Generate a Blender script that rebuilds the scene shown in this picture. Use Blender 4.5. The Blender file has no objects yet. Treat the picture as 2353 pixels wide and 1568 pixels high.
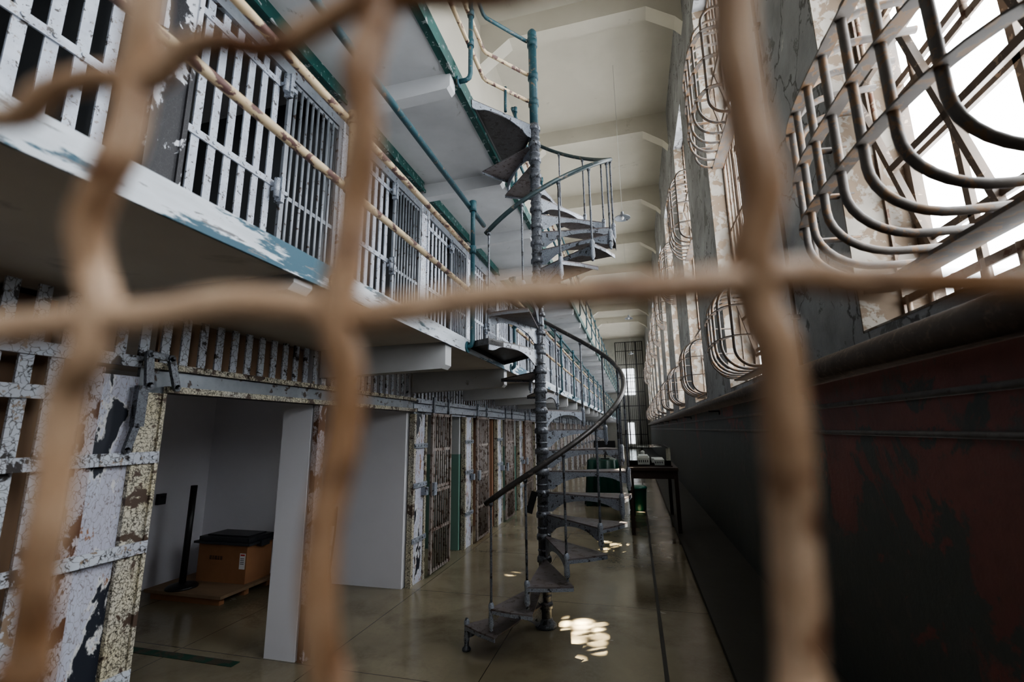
import bpy, math, random, bmesh
from mathutils import Vector, Matrix
random.seed(7)
COL = bpy.context.scene.collection
pi = math.pi

# ------------------------------------------------------------ materials
def new_mat(name):
    m = bpy.data.materials.new(name); m.use_nodes = True
    nt = m.node_tree; b = nt.nodes["Principled BSDF"]
    return m, nt, b
def N(nt, t, **kw):
    n = nt.nodes.new(t)
    for k, v in kw.items():
        if k in n.inputs: n.inputs[k].default_value = v
        else: setattr(n, k, v)
    return n
def pos(nt, scale=(1,1,1)):
    g = N(nt, "ShaderNodeNewGeometry"); mp = N(nt, "ShaderNodeMapping")
    mp.inputs["Scale"].default_value = scale
    nt.links.new(g.outputs["Position"], mp.inputs["Vector"]); return mp.outputs[0]
def c4(c): return (c[0], c[1], c[2], 1)
def ramp(nt, fac, lo, hi, a=(0,0,0), b=(1,1,1)):
    r = N(nt, "ShaderNodeValToRGB"); e = r.color_ramp.elements
    e[0].position = lo; e[0].color = c4(a); e[1].position = hi; e[1].color = c4(b)
    nt.links.new(fac, r.inputs[0]); return r.outputs[0]
def noise(nt, v, s, d=6, rough=.6, dist=0):
    n = N(nt, "ShaderNodeTexNoise"); n.inputs["Scale"].default_value = s
    n.inputs["Detail"].default_value = d; n.inputs["Roughness"].default_value = rough
    n.inputs["Distortion"].default_value = dist
    nt.links.new(v, n.inputs["Vector"]); return n.outputs[0]
def mix(nt, fac, a, b):
    m = N(nt, "ShaderNodeMix"); m.data_type = 'RGBA'
    if isinstance(fac, float): m.inputs[0].default_value = fac
    else: nt.links.new(fac, m.inputs[0])
    for i, c in ((6, a), (7, b)):
        if isinstance(c, tuple): m.inputs[i].default_value = c4(c)
        else: nt.links.new(c, m.inputs[i])
    return m.outputs[2]
def peel(name, base, under, scale=8, thr=.55, soft=.02, rough=.5, base2=None, crack=0, crackcol=(.03,.025,.02), crackw=.09,
         spots=None, spot_scale=3, spot_thr=.6, metal=0, bump=.3, stretch=(1,1,1), rim=None, spot_soft=.02):
    m, nt, b = new_mat(name); v = pos(nt, stretch)
    col = mix(nt, ramp(nt, noise(nt, v, scale*.35, 4), .35, .65), base, base2 or tuple(x*.82 for x in base))
    if crack:
        vo = N(nt, "ShaderNodeTexVoronoi"); vo.feature = 'DISTANCE_TO_EDGE'; vo.inputs["Scale"].default_value = crack
        nz = N(nt, "ShaderNodeTexNoise"); nz.inputs["Scale"].default_value = crack*.7
        nt.links.new(v, nz.inputs["Vector"])
        ad = N(nt, "ShaderNodeVectorMath"); ad.operation = 'MULTIPLY_ADD'
        nt.links.new(nz.outputs["Color"], ad.inputs[0]); ad.inputs[1].default_value = (.06,.06,.06)
        nt.links.new(v, ad.inputs[2]); nt.links.new(ad.outputs[0], vo.inputs["Vector"])
        fc = ramp(nt, vo.outputs["Distance"], .01, crackw, (1,1,1), (0,0,0))
        col = mix(nt, fc, col, crackcol)
    if spots:
        col = mix(nt, ramp(nt, noise(nt, v, spot_scale, 8, .65), spot_thr, spot_thr+spot_soft), col, spots)
    nn = noise(nt, v, scale, 9, .62, .4)
    f = ramp(nt, nn, thr, thr+soft)
    if rim: col = mix(nt, ramp(nt, nn, thr-.03, thr-.01), col, rim)
    col = mix(nt, f, col, under)
    nt.links.new(col, b.inputs["Base Color"])
    b.inputs["Roughness"].default_value = rough; b.inputs["Metallic"].default_value = metal
    bp = N(nt, "ShaderNodeBump"); bp.inputs["Strength"].default_value = bump; bp.inputs["Distance"].default_value = .01
    inv = N(nt, "ShaderNodeInvert"); nt.links.new(f, inv.inputs["Color"])
    nt.links.new(inv.outputs[0], bp.inputs["Height"]); nt.links.new(bp.outputs[0], b.inputs["Normal"])
    return m
M = {}
M['white']  = peel("white_paint_peeling", (.52,.56,.62), (.04,.035,.035), 8, .585, base2=(.40,.42,.48), crack=30, crackcol=(.10,.09,.09), crackw=.055, spots=(.26,.20,.15), spot_scale=14, spot_thr=.61)
M['whitebar'] = peel("white_bar_paint", (.44,.48,.55), (.085,.08,.08), 22, .60, base2=(.33,.36,.42), spots=(.25,.23,.225), spot_scale=55, spot_thr=.59)
M['patchy'] = peel("white_paint_dark_patches", (.50,.54,.64), (.018,.022,.034), 6.5, .55, base2=(.41,.41,.49), crack=38, crackcol=(.22,.19,.19), crackw=.04, stretch=(1,1.3,.55), rim=(.62,.62,.62), spots=(.28,.16,.10), spot_scale=12, spot_thr=.585)
M['rustpost'] = peel("rusty_post_paint", (.40,.36,.38), (.12,.055,.03), 9, .49, .03, base2=(.50,.48,.52), crack=40, crackcol=(.14,.08,.05), crackw=.06, stretch=(1,1,.6))
M['yellow'] = peel("yellow_crackled_paint", (.55,.50,.36), (.08,.055,.042), 9, .56, .03, base2=(.50,.48,.43), crack=48, crackcol=(.025,.02,.017), crackw=.12)
M['blackpost'] = peel("black_worn_steel", (.022,.022,.027), (.54,.56,.61), 3.6, .515, base2=(.015,.015,.018), crack=45, crackcol=(.05,.05,.055), crackw=.03, stretch=(1,1,.7))
M['cream']  = peel("cream_rusty_pipe", (.56,.46,.32), (.12,.065,.06), 15, .52, base2=(.52,.41,.27), spots=(.32,.18,.105), spot_scale=30, spot_thr=.585, stretch=(1,.6,1))
M['teal']   = peel("teal_pipe_paint", (.020,.080,.10), (.16,.12,.09), 18, .60, base2=(.014,.055,.075), spots=(.09,.13,.14), spot_scale=40, spot_thr=.61)
M['tealgrey'] = peel("worn_grey_green_rail", (.04,.065,.072), (.14,.12,.10), 18, .58, base2=(.028,.045,.052), rough=.4, metal=.2)
M['green']  = peel("green_trim_paint", (.007,.070,.060), (.25,.28,.28), 14, .59, base2=(.005,.042,.040))
M['iron']   = peel("worn_grey_iron", (.185,.20,.23), (.032,.032,.035), 14, .57, base2=(.125,.135,.155), crack=50, crackcol=(.03,.03,.035), crackw=.07, rough=.34, metal=.3)
M['railiron'] = peel("dark_worn_handrail", (.085,.08,.08), (.15,.13,.12), 18, .60, base2=(.055,.052,.05), rough=.33, metal=.4)
M['ironlight'] = peel("light_grey_iron_paint", (.34,.375,.435), (.045,.045,.05), 18, .58, base2=(.25,.275,.32), crack=60, crackcol=(.06,.06,.065), crackw=.05, rough=.36, metal=.12)
M['tread']  = peel("worn_tread_plate", (.14,.118,.115), (.075,.052,.047), 22, .55, .06, base2=(.18,.165,.175), rough=.4, bump=.15)
M['landing'] = peel("dark_landing_plate", (.055,.052,.054), (.04,.034,.032), 22, .55, .06, base2=(.07,.067,.07), rough=.45, bump=.15, crack=40, crackcol=(.11,.11,.12), crackw=.03)
M['doorbar'] = peel("brown_grey_door_bars", (.24,.20,.18), (.09,.055,.04), 14, .54, base2=(.27,.24,.23))
M['greybar'] = peel("grey_steel_bars", (.25,.27,.30), (.06,.045,.04), 16, .60, base2=(.18,.195,.22), rough=.4, metal=.3)
M['basket'] = peel("weathered_basket_bars", (.080,.070,.064), (.16,.10,.06), 16, .53, base2=(.12,.105,.095), rough=.6, metal=.1)
M['muntin'] = peel("rusty_window_frame", (.10,.068,.045), (.24,.18,.13), 20, .6, base2=(.06,.045,.035))
M['rustbars'] = peel("orange_rust_bars", (.15,.10,.065), (.09,.04,.022), 18, .55, base2=(.18,.145,.115))
M['ceil']   = peel("cream_ceiling_plaster", (.50,.475,.41), (.36,.33,.28), 2.2, .66, .08, .85, base2=(.45,.425,.365), bump=.1)
M['soffit'] = peel("white_soffit_paint", (.49,.50,.515), (.27,.26,.245), 3.5, .65, .05, .75, base2=(.40,.405,.415))
M['soffitpale'] = peel("pale_soffit_plaster", (.66,.62,.57), (.47,.44,.41), 2.5, .6, .1, .85, base2=(.56,.52,.48), bump=.1)  # even pale plaster for the lower walkway slab
M['ledge']  = peel("ledge_white_flaking", (.57,.61,.66), (.16,.165,.175), 13, .59, .02, .6, base2=(.44,.48,.52), spots=(.035,.095,.135), spot_scale=2.2, spot_thr=.522, stretch=(1,.42,2.8))
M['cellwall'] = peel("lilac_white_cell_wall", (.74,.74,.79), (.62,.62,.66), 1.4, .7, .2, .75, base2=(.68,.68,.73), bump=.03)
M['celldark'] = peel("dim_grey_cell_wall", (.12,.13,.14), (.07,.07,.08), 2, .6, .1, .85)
M['orange'] = peel("faded_orange_wall", (.34,.19,.125), (.26,.145,.10), 3, .6, .1, .8)
M['tan']    = peel("tan_board", (.26,.17,.11), (.20,.13,.08), 3, .6, .2, .8, bump=.05)
M['upwall'] = peel("grey_plaster_wall", (.36,.365,.37), (.17,.165,.16), 2.4, .62, .05, .85, base2=(.27,.27,.275), spots=(.20,.20,.205), spot_scale=1.3, spot_thr=.56)
M['reveal'] = peel("stained_window_reveal", (.27,.25,.22), (.14,.105,.075), 6, .48, .04, .85, base2=(.18,.165,.145))
M['endwall'] = peel("pale_end_wall", (.5,.5,.46), (.36,.36,.36), 2, .6, .1, .8)
M['pipe']   = peel("brown_steam_pipe", (.095,.072,.060), (.14,.095,.07), 30, .56, .1, .45, base2=(.072,.055,.046))
M['conduit'] = peel("grey_conduit", (.15,.14,.135), (.10,.08,.07), 30, .56, .1, .4, base2=(.11,.105,.10))
M['wire']   = peel("rusty_wire", (.38,.215,.115), (.12,.05,.022), 38, .59, .12, .30, base2=(.74,.54,.38), spots=(.20,.09,.045), spot_scale=24, spot_thr=.55, spot_soft=.08)
M['black']  = peel("black_metal", (.012,.012,.014), (.03,.03,.03), 20, .6, .1, .4, bump=.05)
M['plastic'] = peel("dark_grey_plastic", (.03,.032,.038), (.05,.05,.055), 20, .6, .1, .35, bump=.05)
M['card']   = peel("brown_cardboard", (.32,.155,.075), (.26,.125,.06), 9, .6, .2, .8, bump=.05)
M['wood']   = peel("plywood_board", (.25,.17,.105), (.18,.12,.075), 5, .55, .2, .7, stretch=(1,6,1), bump=.05)
M['darkwood'] = peel("dark_table_wood", (.035,.022,.018), (.055,.034,.027), 6, .55, .2, .6, stretch=(1,6,1), bump=.05)
M['label']  = peel("white_label_paper", (.8,.8,.8), (.7,.7,.7), 9, .7, bump=0)
M['ink']    = peel("black_ink", (.10,.05,.028), (.11,.055,.03), 9, .7, bump=0)
M['red']    = peel("red_print", (.55,.04,.03), (.5,.03,.03), 9, .7, bump=0)
M['greencloth'] = peel("green_vinyl_cloth", (.003,.038,.026), (.003,.028,.02), 5, .55, .2, .3, bump=.1)
M['greenbin'] = peel("bright_green_plastic", (.006,.12,.08), (.006,.09,.06), 5, .55, .2, .3, bump=.05)
M['greenline'] = peel("worn_green_line_paint", (.02,.065,.045), (.07,.06,.045), 9, .48, .05, .6)
M['enamel'] = peel("enamel_lamp_shade", (.42,.42,.40), (.2,.2,.18), 20, .66)
M['modelwhite'] = peel("white_model_card", (.6,.6,.57), (.5,.5,.5), 9, .7, bump=0)
M['joint_shade'] = peel("joint_and_shade_concrete", (.045,.042,.037), (.03,.028,.025), 5, .55, .2, .6, bump=.1)  # dark floor joint, and the shade painted along the right wall

m, nt, b = new_mat("case_glass"); b.inputs["Transmission Weight"].default_value = 1; b.inputs["Roughness"].default_value = .02
b.inputs["Base Color"].default_value = (.9,.95,.95,1); b.inputs["IOR"].default_value = 1.1; M['glass'] = m

m, nt, b = new_mat("polished_concrete_floor"); v = pos(nt)
col = mix(nt, ramp(nt, noise(nt, v, .8, 8, .5, .3), .30, .70), (.125,.106,.071), (.27,.235,.163))
col = mix(nt, ramp(nt, noise(nt, v, 1.5, 9, .6, .3), .50, .78), col, (.08,.062,.04))
col = mix(nt, ramp(nt, noise(nt, v, 30, 4, .7), .45, .8), col, (.20,.175,.125))
br = N(nt, "ShaderNodeTexBrick"); br.inputs["Scale"].default_value = 1
br.offset = 0; br.inputs["Brick Width"].default_value = 1.25; br.inputs["Row Height"].default_value = 1.68
br.inputs["Mortar Size"].default_value = .004; br.inputs["Mortar Smooth"].default_value = .3
mp = N(nt, "ShaderNodeMapping"); mp.inputs["Location"].default_value = (1.15,.1,0)
nt.links.new(v, mp.inputs[0]); nt.links.new(mp.outputs[0], br.inputs["Vector"])
col = mix(nt, br.outputs["Fac"], col, (.055,.045,.032))
nt.links.new(col, b.inputs["Base Color"])
rr = ramp(nt, noise(nt, v, 1.6, 6, .6), .35, .7, (.09,.09,.09), (.28,.28,.28)); nt.links.new(rr, b.inputs["Roughness"])
bp = N(nt, "ShaderNodeBump"); bp.inputs["Strength"].default_value = .08; bp.inputs["Distance"].default_value = .01
nt.links.new(noise(nt, v, 7, 6, .6), bp.inputs["Height"]); nt.links.new(bp.outputs[0], b.inputs["Normal"])
M['floor'] = m

m, nt, b = new_mat("two_tone_flaking_wall"); v = pos(nt)
up = mix(nt, ramp(nt, noise(nt, v, 1.0, 5, .6), .38, .62), (.29,.295,.305), (.16,.16,.165))
up = mix(nt, ramp(nt, noise(nt, v, 2.6, 9, .7, .5), .57, .60), up, (.10,.098,.096))
up = mix(nt, ramp(nt, noise(nt, v, 5.0, 9, .7, .5), .66, .68), up, (.42,.40,.38))
vo = N(nt, "ShaderNodeTexVoronoi"); vo.feature = 'DISTANCE_TO_EDGE'; vo.inputs["Scale"].default_value = 1.3
nzc = N(nt, "ShaderNodeTexNoise"); nzc.inputs["Scale"].default_value = 3.0; nzc.inputs["Detail"].default_value = 8; nt.links.new(v, nzc.inputs["Vector"])
adv = N(nt, "ShaderNodeVectorMath"); adv.operation = 'MULTIPLY_ADD'; adv.inputs[1].default_value = (.5,.5,.5)
nt.links.new(nzc.outputs["Color"], adv.inputs[0]); nt.links.new(v, adv.inputs[2]); nt.links.new(adv.outputs[0], vo.inputs["Vector"])
up = mix(nt, ramp(nt, vo.outputs["Distance"], .004, .012, (1,1,1), (0,0,0)), up, (.06,.055,.055))
sx = N(nt, "ShaderNodeSeparateXYZ"); nt.links.new(v, sx.inputs[0])
mr = N(nt, "ShaderNodeMapRange"); mr.inputs["From Min"].default_value = .3; mr.inputs["From Max"].default_value = 2.0
mr.inputs["To Min"].default_value = -.14; mr.inputs["To Max"].default_value = .12; nt.links.new(sx.outputs[2], mr.inputs["Value"])
mr2 = N(nt, "ShaderNodeMapRange"); mr2.inputs["From Min"].default_value = 2.0; mr2.inputs["From Max"].default_value = 5.0
mr2.inputs["To Min"].default_value = .06; mr2.inputs["To Max"].default_value = -.12; nt.links.new(sx.outputs[1], mr2.inputs["Value"])
a1 = N(nt, "ShaderNodeMath"); a1.operation = 'ADD'; nt.links.new(mr.outputs[0], a1.inputs[0]); nt.links.new(mr2.outputs[0], a1.inputs[1])
a2 = N(nt, "ShaderNodeMath"); a2.operation = 'ADD'; nt.links.new(a1.outputs[0], a2.inputs[0]); nt.links.new(noise(nt, v, 1.5, 11, .68, .5), a2.inputs[1])
redc = mix(nt, ramp(nt, noise(nt, v, 2.2, 6, .6), .35, .65), (.205,.080,.070), (.135,.062,.057))
lowc = mix(nt, ramp(nt, a2.outputs[0], .515, .54), (.072,.077,.073), redc)
lowc = mix(nt, ramp(nt, noise(nt, v, 3.4, 11, .75), .55, .63), lowc, (.095,.085,.080))
gt = N(nt, "ShaderNodeMath"); gt.operation = 'GREATER_THAN'; gt.inputs[1].default_value = 2.08
nt.links.new(sx.outputs[2], gt.inputs[0])
nt.links.new(mix(nt, gt.outputs[0], lowc, up), b.inputs["Base Color"]); b.inputs["Roughness"].default_value = .62
bp = N(nt, "ShaderNodeBump"); bp.inputs["Strength"].default_value = .5; bp.inputs["Distance"].default_value = .02
nt.links.new(noise(nt, v, 4, 9, .7), bp.inputs["Height"]); nt.links.new(bp.outputs[0], b.inputs["Normal"])
M['rwall'] = m

m, nt, b = new_mat("green_dado_cell_wall"); v = pos(nt)
sx = N(nt, "ShaderNodeSeparateXYZ"); nt.links.new(v, sx.inputs[0])
gt = N(nt, "ShaderNodeMath"); gt.operation = 'GREATER_THAN'; gt.inputs[1].default_value = 1.35
nt.links.new(sx.outputs[2], gt.inputs[0])
nt.links.new(mix(nt, gt.outputs[0], (.16,.28,.24), (.5,.52,.53)), b.inputs["Base Color"]); b.inputs["Roughness"].default_value = .7
M['dado'] = m

# ------------------------------------------------------------ mesh builder
class MB:
    def __init__(s): s.v = []; s.f = []; s.sm = []
    def add(s, vs, fs, smooth=False):
        o = len(s.v); s.v += [tuple(p) for p in vs]
        for f in fs: s.f.append(tuple(i+o for i in f)); s.sm.append(smooth)
        return s
    def box(s, x0, x1, y0, y1, z0, z1):
        vs = [(x0,y0,z0),(x1,y0,z0),(x1,y1,z0),(x0,y1,z0),(x0,y0,z1),(x1,y0,z1),(x1,y1,z1),(x0,y1,z1)]
        return s.add(vs, [(0,3,2,1),(4,5,6,7),(0,1,5,4),(1,2,6,5),(2,3,7,6),(3,0,4,7)])
    def tube(s, pts, r, n=10, radii=None, cap=True):
        P = [Vector(p) for p in pts]; k = len(P); vs = []; fs = []
        t0 = (P[1]-P[0]).normalized()
        a = Vector((0,0,1)) if abs(t0.z) < .9 else Vector((1,0,0))
        nrm = (a - t0*a.dot(t0)).normalized()
        for i in range(k):
            t = (P[min(i+1,k-1)] - P[max(i-1,0)])
            t = t.normalized() if t.length > 1e-9 else t0
            nrm = (nrm - t*nrm.dot(t)).normalized(); bi = t.cross(nrm)
            rr = radii[i] if radii else r
            for j in range(n):
                an = 2*pi*j/n; vs.append(P[i] + nrm*math.cos(an)*rr + bi*math.sin(an)*rr)
        for i in range(k-1):
            for j in range(n):
                j2 = (j+1) % n; fs.append((i*n+j, i*n+j2, (i+1)*n+j2, (i+1)*n+j))
        s.add(vs, fs, True)
        if cap:
            o = len(s.v)-len(vs)
            s.f.append(tuple(o+j for j in reversed(range(n)))); s.sm.append(False)
            s.f.append(tuple(o+(k-1)*n+j for j in range(n))); s.sm.append(False)
        return s
    def prism(s, poly, ext):
        e = Vector(ext); n = len(poly)
        vs = [Vector(p) for p in poly] + [Vector(p)+e for p in poly]
        fs = [tuple(reversed(range(n))), tuple(range(n, 2*n))]
        for i in range(n): fs.append((i, (i+1) % n, n+(i+1) % n, n+i))
        return s.add(vs, fs)
    def lathe(s, prof, c=(0,0,0), n=20):
        vs = []; fs = []; k = len(prof)
        for r, z in prof:
            for j in range(n):
                a = 2*pi*j/n; vs.append((c[0]+r*math.cos(a), c[1]+r*math.sin(a), c[2]+z))
        for i in range(k-1):
            for j in range(n):
                j2 = (j+1) % n; fs.append((i*n+j, i*n+j2, (i+1)*n+j2, (i+1)*n+j))
        return s.add(vs, fs, True)
    def strip(s, pts, w, th):
        P = [Vector(p) for p in pts]; vs = []; fs = []; k = len(P)
        for i in range(k):
            t = (P[min(i+1,k-1)]-P[max(i-1,0)]).normalized(); nn = Vector((t.y,-t.x,0))
            for a, z in ((-w/2,-th/2),(w/2,-th/2),(w/2,th/2),(-w/2,th/2)):
                vs.append(P[i]+nn*a+Vector((0,0,z)))
        for i in range(k-1):
            for j in range(4):
                j2 = (j+1) % 4; fs.append((i*4+j, i*4+j2, (i+1)*4+j2, (i+1)*4+j))
        fs += [(0,1,2,3), ((k-1)*4+3,(k-1)*4+2,(k-1)*4+1,(k-1)*4)]
        return s.add(vs, fs)

def mk(name, mb, mat, parent=None, loc=(0,0,0), **props):
    me = bpy.data.meshes.new(name); me.from_pydata([tuple(p) for p in mb.v], [], mb.f)
    me.polygons.foreach_set("use_smooth", mb.sm); me.update()
    me.materials.append(M[mat] if isinstance(mat, str) else mat)
    bm = bmesh.new(); bm.from_mesh(me); bmesh.ops.recalc_face_normals(bm, faces=bm.faces); bm.to_mesh(me); bm.free()
    o = bpy.data.objects.new(name, me); COL.objects.link(o); o.location = loc
    if parent: o.parent = parent
    for k, v in props.items(): o[k] = v
    return o
def root(name, loc, label, category, group=None):
    o = bpy.data.objects.new(name, None); o.empty_display_size = .1; COL.objects.link(o); o.location = loc
    o["label"] = label; o["category"] = category
    if group: o["group"] = group
    return o
def copy_thing(src, loc, label=None):
    n = src.copy(); COL.objects.link(n); n.location = loc
    if label: n["label"] = label
    def rec(a, b):
        for c in a.children:
            d = c.copy(); COL.objects.link(d); d.parent = b; rec(c, d)
    rec(src, n); return n
def struct(name, mb, mat, loc=(0,0,0)):
    return mk(name, mb, mat, None, loc, kind="structure")

# ------------------------------------------------------------ dimensions
XC = -2.55; XE = -1.38; XB = -5.4; XW = 1.25; WT = .38
Y0 = -3.0; Y1 = 42.0; ZC = 9.75
T2B, T2 = 2.39, 2.48; T3B, T3 = 4.85, 4.95
PITCH = 1.68; D0 = 1.60

# ------------------------------------------------------------ room shell
struct("floor", MB().box(XB-.2, XW+WT, Y0-.2, Y1+.2, -.2, 0), 'floor')
struct("ceiling", MB().box(XB-.2, XW+WT, Y0-.2, Y1+.2, ZC, ZC+.2), 'ceil')
struct("wall_left", MB().box(XB-.2, XB, Y0, Y1, 0, ZC), 'cellwall')
struct("wall_back", MB().box(XB-.2, XW+WT, Y0-.2, Y0, 0, ZC), 'upwall')
struct("wall_upper", MB().box(XC-.15, XC, Y0, Y1, T3, ZC), 'ceil')
struct("wall_header", MB().box(XC-.03, XC+.02, Y0, Y1, 4.62, T3B), 'greybar')

WW0, WW1 = 2.2, 8.1
wins = [(-2.45+3.7*i, -.82+3.7*i) for i in range(12)]
rw = MB(); rv = MB()
rw.box(XW, XW+WT, Y0, Y1, 0, WW0); rw.box(XW, XW+WT, Y0, Y1, WW1, ZC)
prev = Y0
for a, b_ in wins:
    rw.box(XW, XW+WT, prev, a, WW0, WW1); prev = b_
rw.box(XW, XW+WT, prev, Y1, WW0, WW1)
struct("wall_right", rw, 'rwall')
for a, b_ in wins:
    e = .006
    rv.box(XW-.002, XW+WT, b_-e*2, b_, WW0, WW1)
    rv.box(XW-.002, XW+WT, a, a+e*2, WW0, WW1)
    rv.box(XW-.002, XW+WT, a, b_, WW0, WW0+e*2)
struct("trim_1", rv, 'reveal')
ew = MB(); ew.box(XB, XW, Y1, Y1+.2, 0, ZC)
struct("wall_front", ew, 'endwall')
struct("trim_2", MB().box(.55, XW, Y0, Y1, 0, .05), 'joint_shade')  # dark strip: floor shade beside the wall put into its colour
struct("trim_3", MB().box(.09, .12, Y0, Y1, 0, .006), 'joint_shade')

for i in range(10):
    yc = .18+3.7*i; w = .15; bm_ = MB()
    poly = [(XC,0,ZC),(XC,0,8.85),(XC+.6,0,9.3),(XW-.6,0,9.3),(XW-.12,0,8.95),(XW,0,8.8),(XW,0,ZC)]
    bm_.prism([(p[0], yc-w, p[2]) for p in poly], (0, 2*w, 0))
    struct("trim_%d" % (4+i), bm_, 'ceil')

struct("floor.001", MB().box(XB, XE-.012, Y0, Y1, T2B, T2), 'soffitpale')
struct("floor.002", MB().box(XB, XE-.012, Y0, Y1, T3B, T3), 'soffit')
led = MB().box(XE-.012, XE, Y0, Y1, T2B-.02, T2+.01)
led.box(XE-.10, XE-.012, Y0, Y1, T2, T2+.012)
struct("trim_14", led, 'ledge')
g = MB(); g.box(XE-.012, XE, Y0, Y1, T3B-.02, T3+.03); g.box(XE-.07, XE-.012, Y0, Y1, T3B-.014, T3B-.002)
struct("trim_15", g, 'green')
nb = 24
for t, (zt, dep) in enumerate(((T2B, .21), (T3B, .16))):
    for k in range(nb):
        y = D0 + PITCH*(k-1) + .06; dd_ = dep
        if t == 0 and k < 2: dd_ = .07
        b2 = MB()
        poly = [(XC, 0, zt), (XC, 0, zt-dd_-.03), (XE-.06, 0, zt-dd_), (XE-.03, 0, zt-dd_+.03), (XE-.03, 0, zt)]
        b2.prism([(p[0], y-.06, p[2]) for p in poly], (0, .12, 0))
        struct("trim_%d" % (20+t*nb+k), b2, 'soffit')

for k in range(nb):
    y = D0 + PITCH*(k-1)
    if k == 2:
        struct("wall_cell", MB().box(-2.87, XC-.04, 3.27, 3.37, 0, T2B), 'cellwall')
    else:
        m1 = {3: 'cellwall', 4: 'dado', 5: 'orange', 6: 'dado', 7: 'orange'}.get(k, 'cellwall')
        struct("wall_cell", MB().box(XB, XC-.04, y-.05, y+.05, 0, T2B), m1)
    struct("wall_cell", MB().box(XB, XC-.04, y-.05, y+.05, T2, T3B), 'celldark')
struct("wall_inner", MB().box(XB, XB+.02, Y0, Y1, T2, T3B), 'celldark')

for k in range(nb-1):
    y = D0 + PITCH*(k-1)
    gb = MB().box(XC+.02, XC+.11, y+.15, y+PITCH-.05, 4.73, 4.85)
    gb.box(XC+.11, XC+.125, y+.13, y+PITCH-.03, 4.71, 4.75)
    struct("trim_%d" % (80+k), gb, 'green')  # conduit boxes under the top walkway, numbered with the trim

# ------------------------------------------------------------ cell fronts
def rivets(mb, x, ys, z):
    for y in ys: mb.tube([(x,y,z),(x+.008,y,z)], .011, 8)

def tier2_front(loc, grille_all=False, post='white', group="upper tier barred cells", lab="white barred cell with riveted straps"):
    r = root("barred_cell", loc, lab, "cell bars", group)
    H = 2.05
    p = MB(); p.box(-.01, .02, 0, .22, 0, H+.1); p.box(.02, .035, 0, .03, 0, H+.1); p.box(.02, .035, .19, .22, 0, H+.1)
    mk("post", p, post, r)
    b = MB(); y = .27; lim = 1.60 if grille_all else .95
    while y < lim:
        b.box(-.012, .0, y, y+.054, .02, H); y += .118
    mk("grille", b, 'whitebar', r)
    for z in (.03, 1.05, 1.9):
        s = MB(); s.box(.0, .012, .22, lim+.03, z, z+.05)
        rivets(s, .012, [.27+.027+.118*i for i in range(int((lim-.27)/.118))], z+.025)
        mk("strap", s, 'whitebar', r)
    h = MB(); h.box(-.01, .03, 0, PITCH, H, H+.09)
    mk("header", h, 'greybar', r)
    if not grille_all:
        d = MB()
        d.box(.02, .045, .97, 1.01, .03, H-.02); d.box(.02, .045, 1.60, 1.64, .03, H-.02)
        for z in (.03, .55, 1.0, 1.5, H-.06): d.box(.018, .034, .97, 1.64, z, z+.035)
        y = 1.05
        while y < 1.59: d.tube([(.034,y,.04),(.034,y,H-.04)], .0125, 8); y += .068
        dd = mk("door", d, 'greybar', r)
        for z in (.98, 1.88):
            l = MB()
            l.box(.02, .075, .90, 1.02, z+.02, z+.05); l.box(.03, .09, .93, .965, z-.06, z+.14)
            l.tube([(.06,.915,z-.03),(.06,.915,z+.12)], .022, 10)
            mk("lock_bracket", l, 'ironlight', dd)
    return r

def tier1_front(loc, lab="peeling white steel post and barred sliding door"):
    r = root("barred_cell", loc, lab, "cell bars", "ground floor barred cells")
    p = MB(); p.box(-.02, .03, .05, .30, 0, 1.95)
    mk("post", p, 'patchy', r)
    mk("edge_strip", MB().box(-.02, .045, 0, .05, 0, 1.9), 'yellow', r)
    mk("edge_strip", MB().box(-.02, .045, .30, .35, 0, 1.9), 'yellow', r)
    for z in (.45, 1.05, 1.5):
        s = MB().box(.045, .055, 0, .35, z, z+.055); rivets(s, .055, [.025,.09,.175,.26,.325], z+.028)
        mk("strap", s, 'ironlight', r)
    mk("lock_box", MB().box(.03,.10,.24,.30,.95,1.04), 'ironlight', r)
    t = MB(); t.box(.03, .08, 0, PITCH, 1.93, 1.965); t.box(.03, .08, 0, PITCH, 2.03, 2.065); t.box(.02,.03,0,PITCH,1.9,2.09)
    mk("sliding_track", t, 'ironlight', r)
    g = MB(); y = .02
    while y < PITCH-.05: g.box(0, .012, y, y+.05, 2.08, 2.36); y += .105
    mk("upper_grille", g, 'white', r)
    d = MB(); x = .085
    d.box(x, x+.03, .36, .40, .04, 1.92); d.box(x, x+.03, .93, .97, .04, 1.92)
    for z in (.04, .5, .95, 1.0, 1.45, 1.88): d.box(x, x+.02, .36, .97, z, z+.035)
    y = .45
    while y < .92: d.tube([(x+.015,y,.05),(x+.015,y,1.9)], .012, 8); y += .068
    dd = mk("door", d, 'doorbar', r)
    mk("door_lock", MB().box(x+.03, x+.06, .37, .45, .93, 1.08), 'ironlight', dd)
    for y in (.42,.90): mk("hanger", MB().tube([(x+.01,y,1.9),(x+.01,y,2.12)], .018, 8), 'ironlight', dd)
    return r

tier2_front((XC, D0+.06, T2), post='blackpost', lab="white barred cell beside a black peeling post")
copyb = tier2_front((XC, D0+.06+PITCH, T2), post='white')
tier2_front((XC, D0+.06-PITCH, T2), grille_all=True, post='white', lab="wide white barred cell grille with riveted straps")
for k in range(2, 22): copy_thing(copyb, (XC, D0+.06+PITCH*k, T2))
b1 = tier1_front((XC, D0+2*PITCH, 0))
for k in range(3, 22): copy_thing(b1, (XC, D0+PITCH*k, 0))

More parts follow.
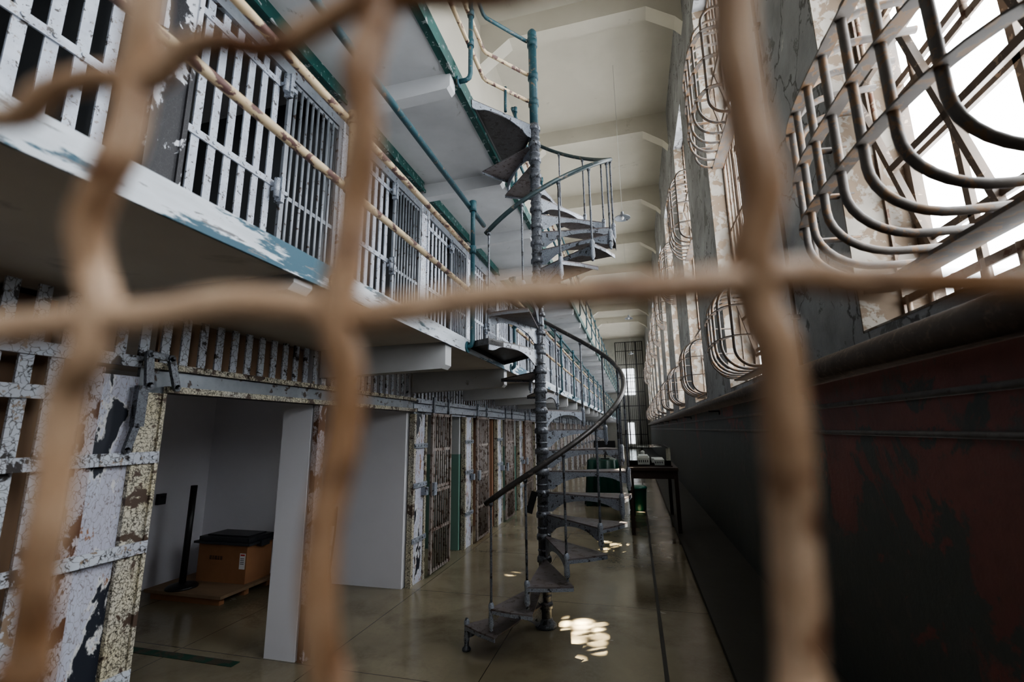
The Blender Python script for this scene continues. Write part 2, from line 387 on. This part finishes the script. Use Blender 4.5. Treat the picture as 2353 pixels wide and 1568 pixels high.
r = root("open_cell", (XC, 0, 0), "crackled yellow and white steel bars around an open cell", "cell bars")
mk("post_plate", MB().box(-.02, .02, 1.645, 1.82, 0, 2.0), 'patchy', r)
p = MB(); p.box(-.02, .035, 1.545, 1.645, 0, 2.03); p.box(.035,.05,1.56,1.575,0,2.0); mk("rusty_plate", p, 'rustpost', r)
p = MB(); p.box(-.02, .045, 1.82, 1.95, 0, 1.92); p.box(.045,.06,1.93,1.95,0,1.92); mk("edge_strip", p, 'yellow', r, label="yellow crackled edge strip")
mk("edge_strip", MB().box(-.02, .03, 3.27, 3.36, 0, 1.92), 'rustpost', r)
for z in (.50, 1.10, 1.55):
    s = MB().box(.05, .062, 1.1, 1.95, z, z+.06); rivets(s, .062, [1.60,1.67,1.74,1.80,1.86,1.92], z+.03)
    mk("strap", s, 'white', r)
mk("header_plate", MB().box(.0,.02,1.82,4.96,1.92,2.09), 'greybar', r)
t = MB(); t.box(.03, .07, 1.95, 4.96, 1.925, 1.96)
mk("lower_track", t, 'yellow', r)
t = MB(); t.box(.02,.06,1.82,4.96,2.05,2.085)
for i in range(18): t.tube([(.06,2.0+i*.165,2.068),(.07,2.0+i*.165,2.068)], .012, 8)
mk("upper_track", t, 'yellow', r)
g = MB(); y = 1.0
while y < 4.9: g.box(0, .012, y, y+.05, 2.09, 2.37); y += .115
mk("upper_grille", g, 'white', r)
g = MB(); y = .55
while y < 1.52: g.box(0, .014, y, y+.052, .02, 2.09); y += .11
g.box(.014, .03, .5, 1.545, 1.86, 1.92); g.box(.014,.03,.5,1.82,2.05,2.11)
mk("grille", g, 'white', r)
mk("infill_board", MB().box(-.14, -.12, 2.0, 3.26, 2.10, 2.385), 'tan', r, label="tan strip board behind the upper grille")
l = MB()
def bar(mb, a, b, w, th):
    a = Vector(a); b = Vector(b); d = (b-a).normalized(); n = Vector((0,-d.z,d.y))*w/2
    mb.prism([a+n, b+n, b-n, a-n], (th,0,0))
    for q in (a, b): mb.tube([q, q+Vector((th,0,0))], w/2, 14); mb.tube([q+Vector((th,0,0)), q+Vector((th+.015,0,0))], w*.22, 8)
bar(l, (.07,1.81,2.12), (.07,1.83,1.95), .04, .02); bar(l, (.085,1.92,2.11), (.085,1.97,1.95), .036, .02)
bar(l, (.075,1.81,2.12), (.075,1.92,2.11), .036, .02)
l.box(.05,.085,1.78,1.83,1.74,1.95); bar(l, (.06,1.80,1.75), (.06,1.77,1.62), .034, .02)
mk("lock_lever", l, 'iron', r, label="grey bolted lever linkage")

mk("board", MB().box(XC-.22, XC-.20, -.4, 1.54, 0, 2.36), 'tan', label="tan board standing behind white cell bars", category="board")

# ------------------------------------------------------------ guard railings
def rail_set(name, y0, y1, x, zb, zs, posts, mats, postmats, label, group):
    r = root(name, (x, y0, zb), label, "railing", group)
    for z, mt in zip(zs, mats):
        mk("rail", MB().tube([(0,0,z-zb),(0,y1-y0,z-zb)], .021, 12), mt, r)
    for i, py in enumerate(posts):
        top = max(zs)-zb; yy = py-y0
        p = MB()
        pts = [(.03,yy,top),(.03,yy,.02),(.03,yy,-.02),(.022,yy,-.05),(.0,yy,-.065),(XE-x,yy,-.065)]
        p.tube(pts, .021, 12)
        for z in zs: p.tube([(.03,yy,z-zb-.035),(.03,yy,z-zb+.035)], .031, 12)
        p.tube([(XE-x+.001,yy,-.065),(XE-x+.012,yy,-.065)], .05, 14)
        mk("post", p, postmats[i % len(postmats)], r)
    return r
rail_set("guard_railing", -2.9, 3.72, -1.36, T2, [2.93, 3.31], [-.0, 1.84, 3.68], ['cream','cream'], ['cream','cream','teal'],
         "cream painted rusty pipe railing along the walkway edge", "walkway railings")
rail_set("guard_railing", 5.1, 40.6, -1.36, T2, [2.93, 3.31, 3.5], [5.15+1.84*i for i in range(20)], ['cream','cream','teal'], ['teal'],
         "cream and teal pipe railing along the walkway", "walkway railings")
r = root("handrail_pipe", (-1.36, -2.9, 3.735), "teal pipe running above the walkway railing", "railing")
mk("rail", MB().tube([(0,0,0),(0,6.99,0)], .023, 12), 'teal', r)
mk("post", MB().tube([(.03,6.58,-.39),(.03,6.58,.03)], .021, 12).tube([(.03,6.58,-.05),(.03,6.58,.05)], .033, 12), 'teal', r)
r = root("guard_railing", (-1.30, 3.4, T3), "teal and cream pipe railing meeting the stair pole", "railing", "walkway railings")
ax, ay = -.866, 4.33
for z, mt in ((.27,'cream'),(.60,'cream'),(1.03,'teal')):
    pts = [(.02,-6.2,z),(.02,.42,z),(.035,.47,z),(ax+1.30-.05, ay-3.4-.05, z)]
    mk("rail", MB().tube(pts, .020, 12), mt, r)
p = MB().tube([(.04,0,1.07),(.04,0,-.05),(.03,0,-.09),(-.0,0,-.11),(-.08,0,-.11)], .022, 12)
for z in (.27,.6,1.03): p.tube([(.04,0,z-.035),(.04,0,z+.035)], .032, 12)
p.tube([(-.08,0,-.11),(-.065,0,-.11)], .05, 14)
mk("post", p, 'teal', r)
mk("post", MB().tube([(.19,.65,.30),(.19,.65,.01)], .016, 10), 'teal', r)
rail_set("guard_railing", 5.3, 40.6, -1.36, T3, [5.4, 5.7, 6.0], [5.35+1.84*i for i in range(20)], ['teal','cream','teal'], ['teal'],
         "teal pipe railing along the top walkway", "walkway railings")

# ------------------------------------------------------------ spiral staircase
st = root("spiral_staircase", (ax, ay, 0), "grey cast iron spiral staircase with arched treads", "staircase")
pole = MB().tube([(0,0,0),(0,0,4.95)], .052, 24)
pole.lathe([(0,0),(.095,0),(.095,.02),(.07,.04),(.056,.07)], n=24)
for k in range(26):
    z = .189*(k+1)-.02
    pole.lathe([(.052,z-.02),(.066,z-.015),(.066,z+.02),(.06,z+.03),(.052,z+.04)], n=24)
    pole.lathe([(.052,z-.115),(.058,z-.11),(.058,z-.10),(.052,z-.095)], n=24)
mk("center_pole", pole, 'iron', st)
tp = MB().tube([(0,0,4.95),(0,0,6.02)], .046, 24)
tp.lathe([(.046,6.0),(.056,6.01),(.056,6.05),(.04,6.065),(.052,6.09),(.05,6.13),(.03,6.16),(0,6.165)], n=24)
for z in (5.22,5.55,5.98): tp.lathe([(.046,z-.04),(.058,z-.035),(.058,z+.035),(.046,z+.04)], n=24)
mk("upper_pole", tp, 'teal', st, label="teal upper pole with ball cap")
def P(r_, a, z): return Vector((r_*math.cos(a), r_*math.sin(a), z))
def web(mb, a, R, h_in=.165, h_out=.10):
    prof = [(.05,-.012),(R,-.012),(R,-h_out),(R-.05,-h_out)]
    n = 10; r0, r1 = R-.09, .15
    for i in range(n+1):
        t = i/n; rr = r0+(r1-r0)*t
        prof.append((rr, -h_out+ .012 + (h_out-.04)*math.sin(pi*t)**.6 - (h_in-h_out)*t*.6))
    prof += [(.10,-h_in),(.05,-h_in)]
    tdir = Vector((-math.sin(a), math.cos(a), 0))*.010
    mb.prism([P(q[0], a, q[1]) for q in prof], tdir)
def tread_parts(a, z, R=.80, half=math.radians(12.5)):
    t = MB(); arc = [P(R, a-half, 0), P(R*.99, a, 0), P(R, a+half, 0)]
    poly = [P(.05, a-half, 0)] + arc + [P(.05, a+half, 0)]
    t.prism([p+Vector((0,0,z-.012)) for p in poly], (0,0,.012))
    o = mk("tread", t, 'tread', st)
    w = MB(); web(w, a-half, R-.01)
    for i in range(2):
        p0, p1 = arc[i], arc[i+1]
        w.prism([p0+Vector((0,0,-.012)), p1+Vector((0,0,-.012)), p1+Vector((0,0,-.036)), p0+Vector((0,0,-.036))], P(-.008,(a),0))
    c = P(R-.02, a-half, 0)
    w.lathe([(0,-.165),(.014,-.155),(.01,-.14),(.022,-.12),(.022,-.10),(.018,-.02),(.022,.0),(.022,.02),(.011,.04)], c=tuple(c), n=12)
    w.v = [(p[0],p[1],p[2]+z) for p in w.v]
    mk("tread_bracket", w, 'ironlight', o)
    return c
def zr(a_deg, z0, a0): return z0 + .0086*(a_deg-a0)
for (z0, at, a0, nt_, st_, ri) in ((0, 218, 208, 12, 22, .189), (T2, 238, 230, 11, 23.8, .205)):
    for k in range(1, nt_+1):
        ad = at+st_*k; z = z0+ri*k
        c = tread_parts(math.radians(ad), z, half=math.radians(st_/2+1.5))
        if z0 == 0 and k == 1: continue
        b = MB(); pts = []; h = zr(ad-st_/2-1.5, z0, a0)+.80
        seg = 14; rad = []
        for i in range(seg+1):
            pts.append((c.x, c.y, z+.03+(h-z-.03)*i/seg)); rad.append(.0105 if i % 2 else .0085)
        b.tube(pts, .009, 8, radii=rad)
        b.lathe([(.0,-.0),(.016,.0),(.018,.02),(.012,.035),(0,.04)], c=(c.x,c.y,h-.045), n=10)
        mk("baluster", b, 'iron', st)
    hp = []
    a = 246
    while a <= at+st_*nt_+4:
        hp.append(P(.785, math.radians(a), zr(a, z0, a0)+.80)); a += 4
    mk("handrail", MB().tube(hp, .023 if z0 == 0 else .021, 14), 'railiron' if z0 == 0 else 'tealgrey', st)
xl = XE-ax
for z, a1, a2, far in ((T2-.01, 134, 248, None), (T3-.01, 152, 229, (xl, .86))):
    l = MB()
    poly = [P(.05, math.radians(a1), 0)]
    if far: poly = [P(.05, math.radians(120), 0), Vector((xl,far[1],0))]
    else: poly += [P(.75, math.radians(a1), 0), Vector((xl, .30, 0))]
    poly += [Vector((xl, -.58, 0))]
    if not far: poly += [P(.78, math.radians((229+a2)/2), 0), P(.78, math.radians(a2), 0)]
    poly += [P(.05, math.radians(a2), 0)]
    l.prism([p+Vector((0,0,z-.016)) for p in poly], (0,0,.016))
    n_ = len(poly)
    for i in range(0, n_-1):
        mid = (poly[i]+poly[i+1])/2
        l.prism([poly[i]+Vector((0,0,z-.016)), poly[i+1]+Vector((0,0,z-.016)), poly[i+1]+Vector((0,0,z-.055)), poly[i]+Vector((0,0,z-.055))], -mid.normalized()*.008)
    lo = mk("landing", l, 'landing', st)
    w = MB(); web(w, math.radians(a2-1), .77)
    w.v = [(p[0],p[1],p[2]+z) for p in w.v]
    mk("landing_bracket", w, 'ironlight', lo)
c = P(.78, math.radians(240-12.5), 0)
mk("newel_foot", MB().lathe([(0,0),(.035,0),(.035,.015),(.018,.03),(.018,.19)], c=tuple(c), n=12), 'iron', st)
o = mk("tag", MB().box(-.03,.03,-.003,.003,-.2,0), 'black', st, label="small dark hanging tag"); o.location = (-.05,-.12,1.15); o.rotation_euler = (.15,.3,.2)

# ------------------------------------------------------------ windows
LB0, LBH = 2.34, 1.08
UB0, UBH = 5.30, 1.60
def window(i, a, b_):
    xw = XW+WT-.06; w = MB()
    w.box(xw, xw+.05, a, a+.07, WW0, WW1); w.box(xw, xw+.05, b_-.07, b_, WW0, WW1)
    w.box(xw, xw+.05, a, b_, WW0, WW0+.07); w.box(xw, xw+.05, a, b_, WW1-.07, WW1)
    L = b_-a
    for j in range(1, 4): w.box(xw+.01, xw+.035, a+L*j/4-.02, a+L*j/4+.02, WW0, WW1)
    z = WW0+.48
    while z < WW1-.2: w.box(xw+.01, xw+.035, a, b_, z-.02, z+.02); z += .48
    o = struct("window_%d" % (i+1), w, 'muntin')
    for zc in (3.1, 6.0):
        s = MB(); h = .5; W = L/2-.1
        for y in (-W, -W/3, W/3, W): s.box(-.016, .016, y-.018, y+.018, -h, h)
        for z in (-h, 0, h): s.box(-.016, .016, -W, W, z-.018, z+.018)
        q = mk("sash", s, 'muntin', o, loc=(xw-.10, (a+b_)/2, zc)); q.rotation_euler = (0, math.radians(-14), 0)
    return o
for i, (a, b_) in enumerate(wins): window(i, a, b_)

def straight_bars(L, n=9):
    m_ = MB()
    for z0, z1 in ((WW0, LB0+.04), (LB0+LBH-.05, UB0+.1), (UB0+UBH-.1, WW1)):
        for j in range(n):
            y = .07+(L-.14)*j/(n-1)
            m_.tube([(0,y,z0-WW0),(0,y,z1-WW0)], .0135, 8)
        for z in ((z0+.02, z1-.02) if z1-z0 < 1.5 else (z0+.02, (z0+z1)/2, z1-.02)):
            m_.box(-.006,.006,0.0,L,z-WW0-.02,z-WW0+.02)
    m_.box(-.006,.006,0,.03,0,WW1-WW0); m_.box(-.006,.006,L-.03,L,0,WW1-WW0)
    return m_
sb = mk("window_bars", straight_bars(wins[0][1]-wins[0][0]), 'rustbars', None, loc=(XW+.20, wins[0][0], WW0),
        label="rusty straight bars across a tall window", category="window bars", group="window bars")
for a, b_ in wins[1:]:
    n_ = sb.copy(); COL.objects.link(n_); n_.location = (XW+.20, a, WW0)

def basket(loc, H, zs, n=9, hw=.77, dmax=.25, qz=.28, br=.0165):
    r = root("window_basket", loc, "bowed steel basket bars bolted over a window", "window bars", "window basket guards")
    def dep(y): return .10 + dmax*max(0, 1-abs(y/(hw+.05))**3.0)**.5
    for j in range(n):
        y = -hw+2*hw*j/(n-1); d = dep(y); pts = []
        K = 8; q = min(d, .26); v_ = min(qz, d*1.0)
        pts.append((.13, y, 0))
        for i in range(K+1):
            t = i/K*pi/2; pts.append((-(d-q)-q*math.sin(t), y, v_ - v_*math.cos(t)))
        for i in range(0, K+1):
            t = i/K*pi/2; pts.append((-(d-q)-q*math.cos(t), y, H-v_+v_*math.sin(t)))
        pts.append((.13, y, H))
        mk("bar", MB().tube(pts, br, 10), 'basket', r)
    for z in zs:
        pts = [(.05,-hw-.06,z),(-.04,-hw-.05,z)]
        for i in range(25):
            y = (-1+2*i/24)*(hw+.03); pts.append((-dep(y*.985), y, z))
        pts += [(-.04,hw+.05,z),(.05,hw+.06,z)]
        mk("strap", MB().strip(pts, .058, .010), 'basket', r)
    mk("sill_plate", MB().box(.0,.14,-hw,hw,-.04,-.02), 'basket', r)
    return r
bn = basket((XW+.01, (wins[1][0]+wins[1][1])/2, LB0+.11), LBH, (.31,.58,.88), n=9, qz=.22, br=.018)
ym = (wins[2][0]+wins[2][1])/2
bk = basket((XW+.01, ym, LB0-.02), LBH-.10, (.33,.66), n=7, hw=.60, dmax=.22)
bku = basket((XW+.01, ym, UB0), UBH-.15, (.33,.74,1.12), n=7, hw=.60, dmax=.21)
for i, (a, b_) in enumerate(wins):
    if i != 1 and i != 2: copy_thing(bk, (XW+.01, (a+b_)/2, LB0-.02))
    if i != 2: copy_thing(bku, (XW+.01, (a+b_)/2, UB0))

mk("steam_pipe", MB().tube([(0,Y0,0),(0,41.5,0)], .075, 20), 'pipe', None, loc=(1.12,0,2.03), label="thick brown steam pipe along the wall", category="pipe")
for z, x, rr in ((1.83,1.234,.016),(1.66,1.236,.014)):
    mk("conduit_pipe", MB().tube([(0,Y0,0),(0,42.0,0)], rr, 10), 'conduit', None, loc=(x,0,z), label="thin grey conduit running along the wall", category="pipe", group="thin wall conduits")
p = MB()
p.tube([(0,0,0),(0,0,7.64)], .016, 10)
for z in (.4,1.6,3,4.5): p.box(-.02,.03,-.03,.03,z,z+.03)
mk("vertical_conduit", p, 'pipe', None, loc=(1.22,3.8,2.1), label="thin vertical conduit on the grey wall", category="pipe")
for k in range(11):
    y = 3.88+3.7*k
    h = MB().box(-.03,.13,-.02,.02,-.10,-.078); h.box(.11,.13,-.02,.02,-.14,-.078)
    mk("pipe_bracket", h, 'black', None, loc=(1.12,y,2.03), label="dark bracket holding the steam pipe", category="bracket", group="steam pipe brackets")

def lamp(loc):
    r = root("pendant_lamp", loc, "enamel dish pendant lamp hanging from the ceiling", "lamp", "pendant lamps")
    mk("rod", MB().tube([(0,0,.12),(0,0,ZC-loc[2])], .0035, 8), 'enamel', r)
    mk("lamp_shade", MB().lathe([(.03,.13),(.035,.08),(.05,.05),(.16,.0),(.165,-.015),(.155,-.01),(.045,.04),(.02,.05)], n=28), 'greybar', r)
    mk("bulb", MB().lathe([(.015,.05),(.03,.02),(.035,-.01),(.02,-.04),(0,-.045)], n=14), 'label', r)
    return r
lp = lamp((0,9.2,6.05))
for y in (18.4, 27.6): copy_thing(lp, (0,y,6.05))

# ------------------------------------------------------------ room contents
pr = root("low_platform", (-4.6, 4.40, 0), "low plywood platform on the cell floor", "platform")
mk("deck", MB().box(-.5,.5,-.38,.38,.07,.10), 'wood', pr)
for y in (-.31,0,.31): mk("runner", MB().box(-.45,.45,y-.03,y+.03,0,.07), 'card', pr)
bx = root("cardboard_box", (-4.50, 4.56, .10), "brown cardboard box with white shipping label", "box")
b = MB().box(-.33,.33,-.18,.18,0,.38)
for s_ in (-1,1): b.prism([(-.33,s_*.18,.38),(.33,s_*.18,.38),(.33,s_*.01,.388),(-.33,s_*.01,.388)],(0,0,.005))
mk("carton", b, 'card', bx)
mk("shipping_label", MB().box(.24,.315,-.1815,-.180,.15,.31), 'label', bx, label="white shipping label")
mk("label_print", MB().box(.25,.305,-.1822,-.1816,.285,.30), 'red', bx)
t_ = MB()
for i in range(4): t_.box(.25,.30,-.1822,-.1816,.20+.018*i,.206+.018*i)
mk("label_lines", t_, 'black', bx)
t_ = MB(); x = -.17
for wdt in (.03,.02,.035,.02,.03): t_.box(x,x+wdt,-.1815,-.1805,.23,.27); x += wdt+.01
mk("printed_mark", t_, 'ink', bx)
mk("plastic_bin_lid", MB().box(-.38,.38,-.21,.21,0,.025).box(-.34,.34,-.18,.18,.025,.07).box(-.28,.28,-.13,.13,.07,.085).box(.34,.40,-.06,.06,-.03,.03),
   'plastic', None, loc=(-4.50,4.56,.494), label="dark grey plastic bin cover resting on the box", category="bin cover")  # plastic bin lid lying on the carton
sp = root("post_stand", (-4.76,4.16,.10), "black post standing on a round base", "stand")
mk("base", MB().lathe([(0,0),(.15,0),(.15,.012),(.13,.03),(.04,.045),(0,.045)], n=28), 'black', sp)
mk("pole", MB().tube([(0,0,.03),(.01,0,1.04)], .032, 16), 'black', sp)
ob = root("outlet_box", (XB+.001, 4.3, .96), "small dark outlet box on the cell wall", "outlet")
mk("cover", MB().box(0,.045,-.045,.045,-.06,.06), 'plastic', ob)
mk("socket", MB().box(.045,.05,-.02,.02,.012,.04), 'black', ob)

def chair(loc, rz):
    r = root("folding_chair", loc, "dark metal folding chair on the cell floor", "chair"); r.rotation_euler = (0,0,rz)
    mk("seat", MB().box(-.2,.2,-.19,.19,.44,.46).box(-.2,.2,-.2,-.19,.42,.46), 'black', r)
    mk("backrest", MB().prism([(-.2,.22,.66),(.2,.22,.66),(.2,.25,.84),(-.2,.25,.84)],(0,.015,0)), 'black', r)
    for s_ in (-.21,.21):
        mk("leg", MB().tube([(s_,-.26,0),(s_,.20,.6),(s_,.26,.86)], .011, 8), 'black', r)
        mk("leg", MB().tube([(s_*.93,.26,0),(s_*.93,-.12,.44)], .011, 8), 'black', r)
    mk("crossbar", MB().tube([(-.21,-.18,.1),(.21,-.18,.1)], .008, 8), 'black', r)
    return r
chair((-3.42,4.45,0), .5)

mk("painted_line", MB().box(-4.75,-3.0,3.10,3.18,0,.003), 'greenline', None, label="worn green painted line on concrete", category="floor line")

tb = root("display_table", (.23, 9.0, 0), "dark wooden table carrying a model case", "table")
mk("tabletop", MB().box(-.40,.40,-.9,.9,1.01,1.06), 'darkwood', tb)
for x in (-.36,.36):
    for y in (-.85,.85): mk("leg", MB().box(x-.03,x+.03,y-.03,y+.03,0,1.01), 'darkwood', tb)
for q in ((-.33,.33,-.86,-.84),(-.33,.33,.84,.86),(-.37,-.35,-.82,.82),(.35,.37,-.82,.82)):
    mk("apron", MB().box(*q,.88,1.01), 'darkwood', tb)
cs = root("display_case", (.20, 9.0, 1.06), "glass case with a white building model inside", "display case")
mk("glass_cover", MB().box(-.34,.34,-.7,.7,.02,.32), 'glass', cs)
mk("base", MB().box(-.36,.36,-.72,.72,0,.02), 'darkwood', cs)
bmod = MB().box(-.2,.0,-.5,.1,.021,.14).box(-.18,-.02,-.46,.06,.14,.17).box(.08,.24,-.6,-.2,.021,.11).box(.05,.25,0,.4,.021,.1)
bmod.lathe([(.04,.021),(.04,.2),(.03,.22),(0,.23)], c=(-.1,.3,0), n=12)
mk("building_model", bmod, 'modelwhite', cs)
wn = MB()
for i in range(5): wn.box(-.18+.035*i,-.165+.035*i,-.503,-.5,.06,.1)
for i in range(4): wn.box(.09+.035*i,.105+.035*i,-.603,-.6,.05,.08)
mk("model_windows", wn, 'black', cs)
gd = MB(); n = 60; vs = []; fs = []
def per(t, ex):
    W, L = .30+ex, .5+ex; p = t*2*(2*W+2*L)
    if p < 2*W: return (-W+p, -L)
    p -= 2*W
    if p < 2*L: return (W, -L+p)
    p -= 2*L
    if p < 2*W: return (W-p, L)
    p -= 2*W; return (-W, L-p)
rings = [(1.0,0),(.99,.02),(.7,.04),(.3,.06),(.01,.08)]
for z, ex in rings:
    for i in range(n):
        x, y = per(i/n, ex); q = ex*.6*math.sin(i*1.9); vs.append((x+q*(1 if x > 0 else -1), y+q*(1 if y > 0 else -1), z))
for k in range(len(rings)-1):
    for i in range(n): j = (i+1) % n; fs.append((k*n+i, k*n+j, (k+1)*n+j, (k+1)*n+i))
fs.append(tuple(range(n)))
gd.add(vs, fs, True)
mk("draped_table", gd, 'greencloth', None, loc=(-.80, 11.4, 0), label="table draped in dark green vinyl", category="table")
gbn = root("storage_bin", (-.05, 10.5, 0), "bright green plastic bin catching sunlight", "bin")
mk("body", MB().lathe([(0,0),(.15,0),(.17,.02),(.195,.42),(.195,.44)], n=24), 'greenbin', gbn)
mk("bin_lid", MB().lathe([(.21,.44),(.21,.47),(.16,.50),(0,.51)], n=24).lathe([(.21,.44),(0,.44)], n=24), 'greenbin', gbn)
mn = root("monitor", (-.74,11.3,1.0), "dark monitor on the green table", "monitor")
mk("screen", MB().box(-.25,.25,-.02,.02,.12,.42), 'black', mn); mk("stand", MB().box(-.1,.1,-.08,.08,0,.02).box(-.02,.02,-.02,.02,.02,.14), 'black', mn)

gt_ = root("barred_gate", (0, 40.8, 0), "tall dark barred gate across the corridor end", "gate")
b = MB(); x = -1.3
while x < .95: b.tube([(x,0,0),(x,0,9.2)], .02, 6); x += .16
mk("bars", b, 'black', gt_)
b = MB()
for z in (.1,1.2,2.4,3.6,4.8,6,7.2,8.4,9.2): b.box(-1.33,.97,-.02,.02,z-.03,z+.03)
for x in (-1.33,-.45,.4,.97): b.box(x-.04,x+.04,-.03,.03,0,9.2)
mk("frame", b, 'black', gt_)
m, nt, bb = new_mat("daylit_far_glass"); bb.inputs["Emission Color"].default_value = (.9,.95,1,1); bb.inputs["Emission Strength"].default_value = 3; bb.inputs["Base Color"].default_value=(.9,.9,.9,1)
M['farglass'] = m
o = struct("window_20", MB().box(-.9,.2,41.96,41.99,4.6,7.0), 'farglass')
fm = MB()
for x in (-.9,-.53,-.17,.2): fm.box(x-.02,x+.02,41.92,41.96,4.6,7.0)
for z in (4.6,5.2,5.8,6.4,7.0): fm.box(-.9,.2,41.92,41.96,z-.02,z+.02)
mk("muntins", fm, 'muntin', o)
struct("door_1", MB().box(-.6,-.1,41.96,41.99,.4,2.2), 'farglass')

# ------------------------------------------------------------ camera
th, ps, ro = math.radians(11.06), math.radians(14.8), math.radians(-.7)
cam = bpy.data.cameras.new("camera"); co = bpy.data.objects.new("camera", cam); COL.objects.link(co)
MR = Matrix.Rotation(ps, 4, 'Z') @ Matrix.Rotation(pi/2+th, 4, 'X') @ Matrix.Rotation(ro, 4, 'Z')
co.matrix_world = Matrix.Translation((0,0,1.7)) @ MR
cam.sensor_width = 36; cam.lens = 16.0; cam.clip_start = .01; cam.clip_end = 200
cam.dof.use_dof = True; cam.dof.focus_distance = 4.6; cam.dof.aperture_fstop = 1.9
bpy.context.scene.camera = co

# ------------------------------------------------------------ rusty wire mesh (bent woven wire), metres = cm/100
def smooth_path(pts, sub=8):
    P_ = [Vector(p) for p in pts]; out = []
    for i in range(len(P_)-1):
        p0 = P_[max(i-1,0)]; p1 = P_[i]; p2 = P_[i+1]; p3 = P_[min(i+2,len(P_)-1)]
        for s in range(sub):
            t = s/sub
            out.append(.5*((2*p1)+(-p0+p2)*t+(2*p0-5*p1+4*p2-p3)*t*t+(-p0+3*p1-3*p2+p3)*t**3))
    out.append(P_[-1]); return out
fence = root("wire_mesh", (-.0376, .1423, 1.7288), "bent rusty woven wire mesh with wide openings", "wire fence")
fence.rotation_euler = MR.to_euler()
LOW = -175.5
W = [
 (.56, .2, [(-11.9,14),(-12.0,11),(-12.5,9.0),(-12.7,6.9),(-13.1,5.5),(-14.0,3.8),(-14.0,2.4),(-13.5,1.2),(-13.8,-.4),(-14.7,-1.6),(-15.0,-3.1),(-15.1,-5.6),(-15.5,-7.6),(-16.1,-11.3),(-16.4,-15),(-16,-60),(-16,LOW)]),
 (.60, -.2, [(-3.9,13),(-4.4,10.7),(-4.9,8.66),(-4.85,6.9),(-5.2,4.8),(-5.5,2.35),(-5.75,.77),(-5.5,-.95),(-5.6,-3.1),(-6.15,-6),(-6.3,-8.8),(-6.1,-12),(-6.1,-15),(-6,-60),(-6,LOW)]),
 (.74, .2, [(7.1,14),(7.2,12.1),(7.4,9.8),(7.8,7.2),(8.15,4.8),(7.87,2.9),(8.2,1.2),(8.7,-.5),(8.94,-3.1),(9.3,-6),(9.5,-8.8),(9.4,-12),(9.4,-15),(9,-60),(9,LOW)]),
 (.60, 0, [(21,14),(20.6,9),(21.2,4),(20.8,1),(21.6,-5),(21.4,-15),(21,-60),(21,LOW)]),
 (.60, 0, [(-25,14),(-25.4,8),(-24.8,3),(-25.6,-4),(-25.2,-15),(-25,-60),(-25,LOW)]),
 (.56, 0, [(-27,.4),(-21,.6),(-17.7,.35),(-14.7,.63),(-11.85,.85),(-9.4,1.25),(-7.1,1.15),(-5.4,.8),(-3.25,1.06),(-.4,1.5),(2.5,1.6),(5.36,1.8),(7.8,2.05),(9.5,2.2),(11.1,2.0),(13.96,1.92),(17.8,1.92),(24,2.2)]),
 (.42, .1, [(-27,8),(-21,7.2),(-17.7,7.4),(-16.2,7.44),(-15.15,8.2),(-13.7,8.66),(-12,8.66),(-10.85,9.5),(-9.7,9.8),(-8,9.66),(-6.55,10.4),(-5,11.1),(-3.25,11.3),(-.4,11.5),(2.5,12.1),(9,12.6),(24,13)]),
 (.52, 0, [(-27,-13.6),(-16,-13.2),(-6,-13.8),(9,-13.1),(24,-13.5)]),
]
for r_, dz, pts in W:
    P3 = [(x/100, y/100, dz/100*math.sin(i*1.7+1)) for i, (x, y) in enumerate(pts)]
    sp_ = smooth_path(P3)
    rad = [r_/100*(1+.03*math.sin(i*.5)) for i in range(len(sp_))]
    mk("wire", MB().tube(sp_, r_/100, 16, radii=rad), 'wire', fence)

# ------------------------------------------------------------ light
bpy.context.scene.view_settings.look = 'AgX - Medium High Contrast'
w = bpy.data.worlds.new("overcast_sky"); bpy.context.scene.world = w; w.use_nodes = True
bg = w.node_tree.nodes["Background"]; bg.inputs[0].default_value = (.95,.98,1,1); bg.inputs[1].default_value = 17
for i, (a, b_) in enumerate(wins[:7]):
    l = bpy.data.lights.new("window_portal", 'AREA'); l.shape = 'RECTANGLE'; l.size = WW1-WW0; l.size_y = b_-a
    l.cycles.is_portal = True
    o = bpy.data.objects.new("window_portal", l); COL.objects.link(o)
    o.location = (XW+WT+.02, (a+b_)/2, (WW0+WW1)/2); o.rotation_euler = (0, pi/2, 0)
DA = Vector((1.95,1.3,4.8))*2.0; DB = Vector((1.95,2.25,4.8))*2.0; DC = Vector((1.95,-.7,4.8))*2.0
spots = []
for i in range(44):
    an = random.uniform(0, 2*pi); rr = random.random()**.6
    spots.append((-.58+.30*rr*math.cos(an), 4.24+.36*rr*math.sin(an), random.choice((.13,.16,.19,.22,.26)), DA, random.uniform(.4, 1)))
spots += [(-.22,3.90,.2,DA,.8),(-.33,3.74,.15,DA,.7),(-.41,3.60,.15,DA,.6),(-.53,3.80,.12,DA,.5)]
for i in range(20):
    spots.append((-.40+random.uniform(-.24,.20), 7.05+random.uniform(-.8,.8), random.choice((.12,.16,.22)), DB, random.uniform(.5,1)))
spots += [(-1.53,5.7,.26,DB,.9),(-1.75,5.75,.16,DB,.5),(-1.0,5.2,.14,DB,.5),(.0,10.25,.6,DC,1),(-.1,10.3,.45,DC,1),(-.12,9.9,.35,DC,.8)]
for x, y, s, D, f in spots:
    l = bpy.data.lights.new("sun_shaft", 'SPOT'); l.energy = 90000*f; l.spot_size = math.radians(1.0*s); l.spot_blend = 1; l.shadow_soft_size = .012; l.color = (1,.88,.66)
    o = bpy.data.objects.new("sun_shaft", l); COL.objects.link(o); o.location = Vector((x,y,0))+D
    o.rotation_euler = D.to_track_quat('Z','Y').to_euler()
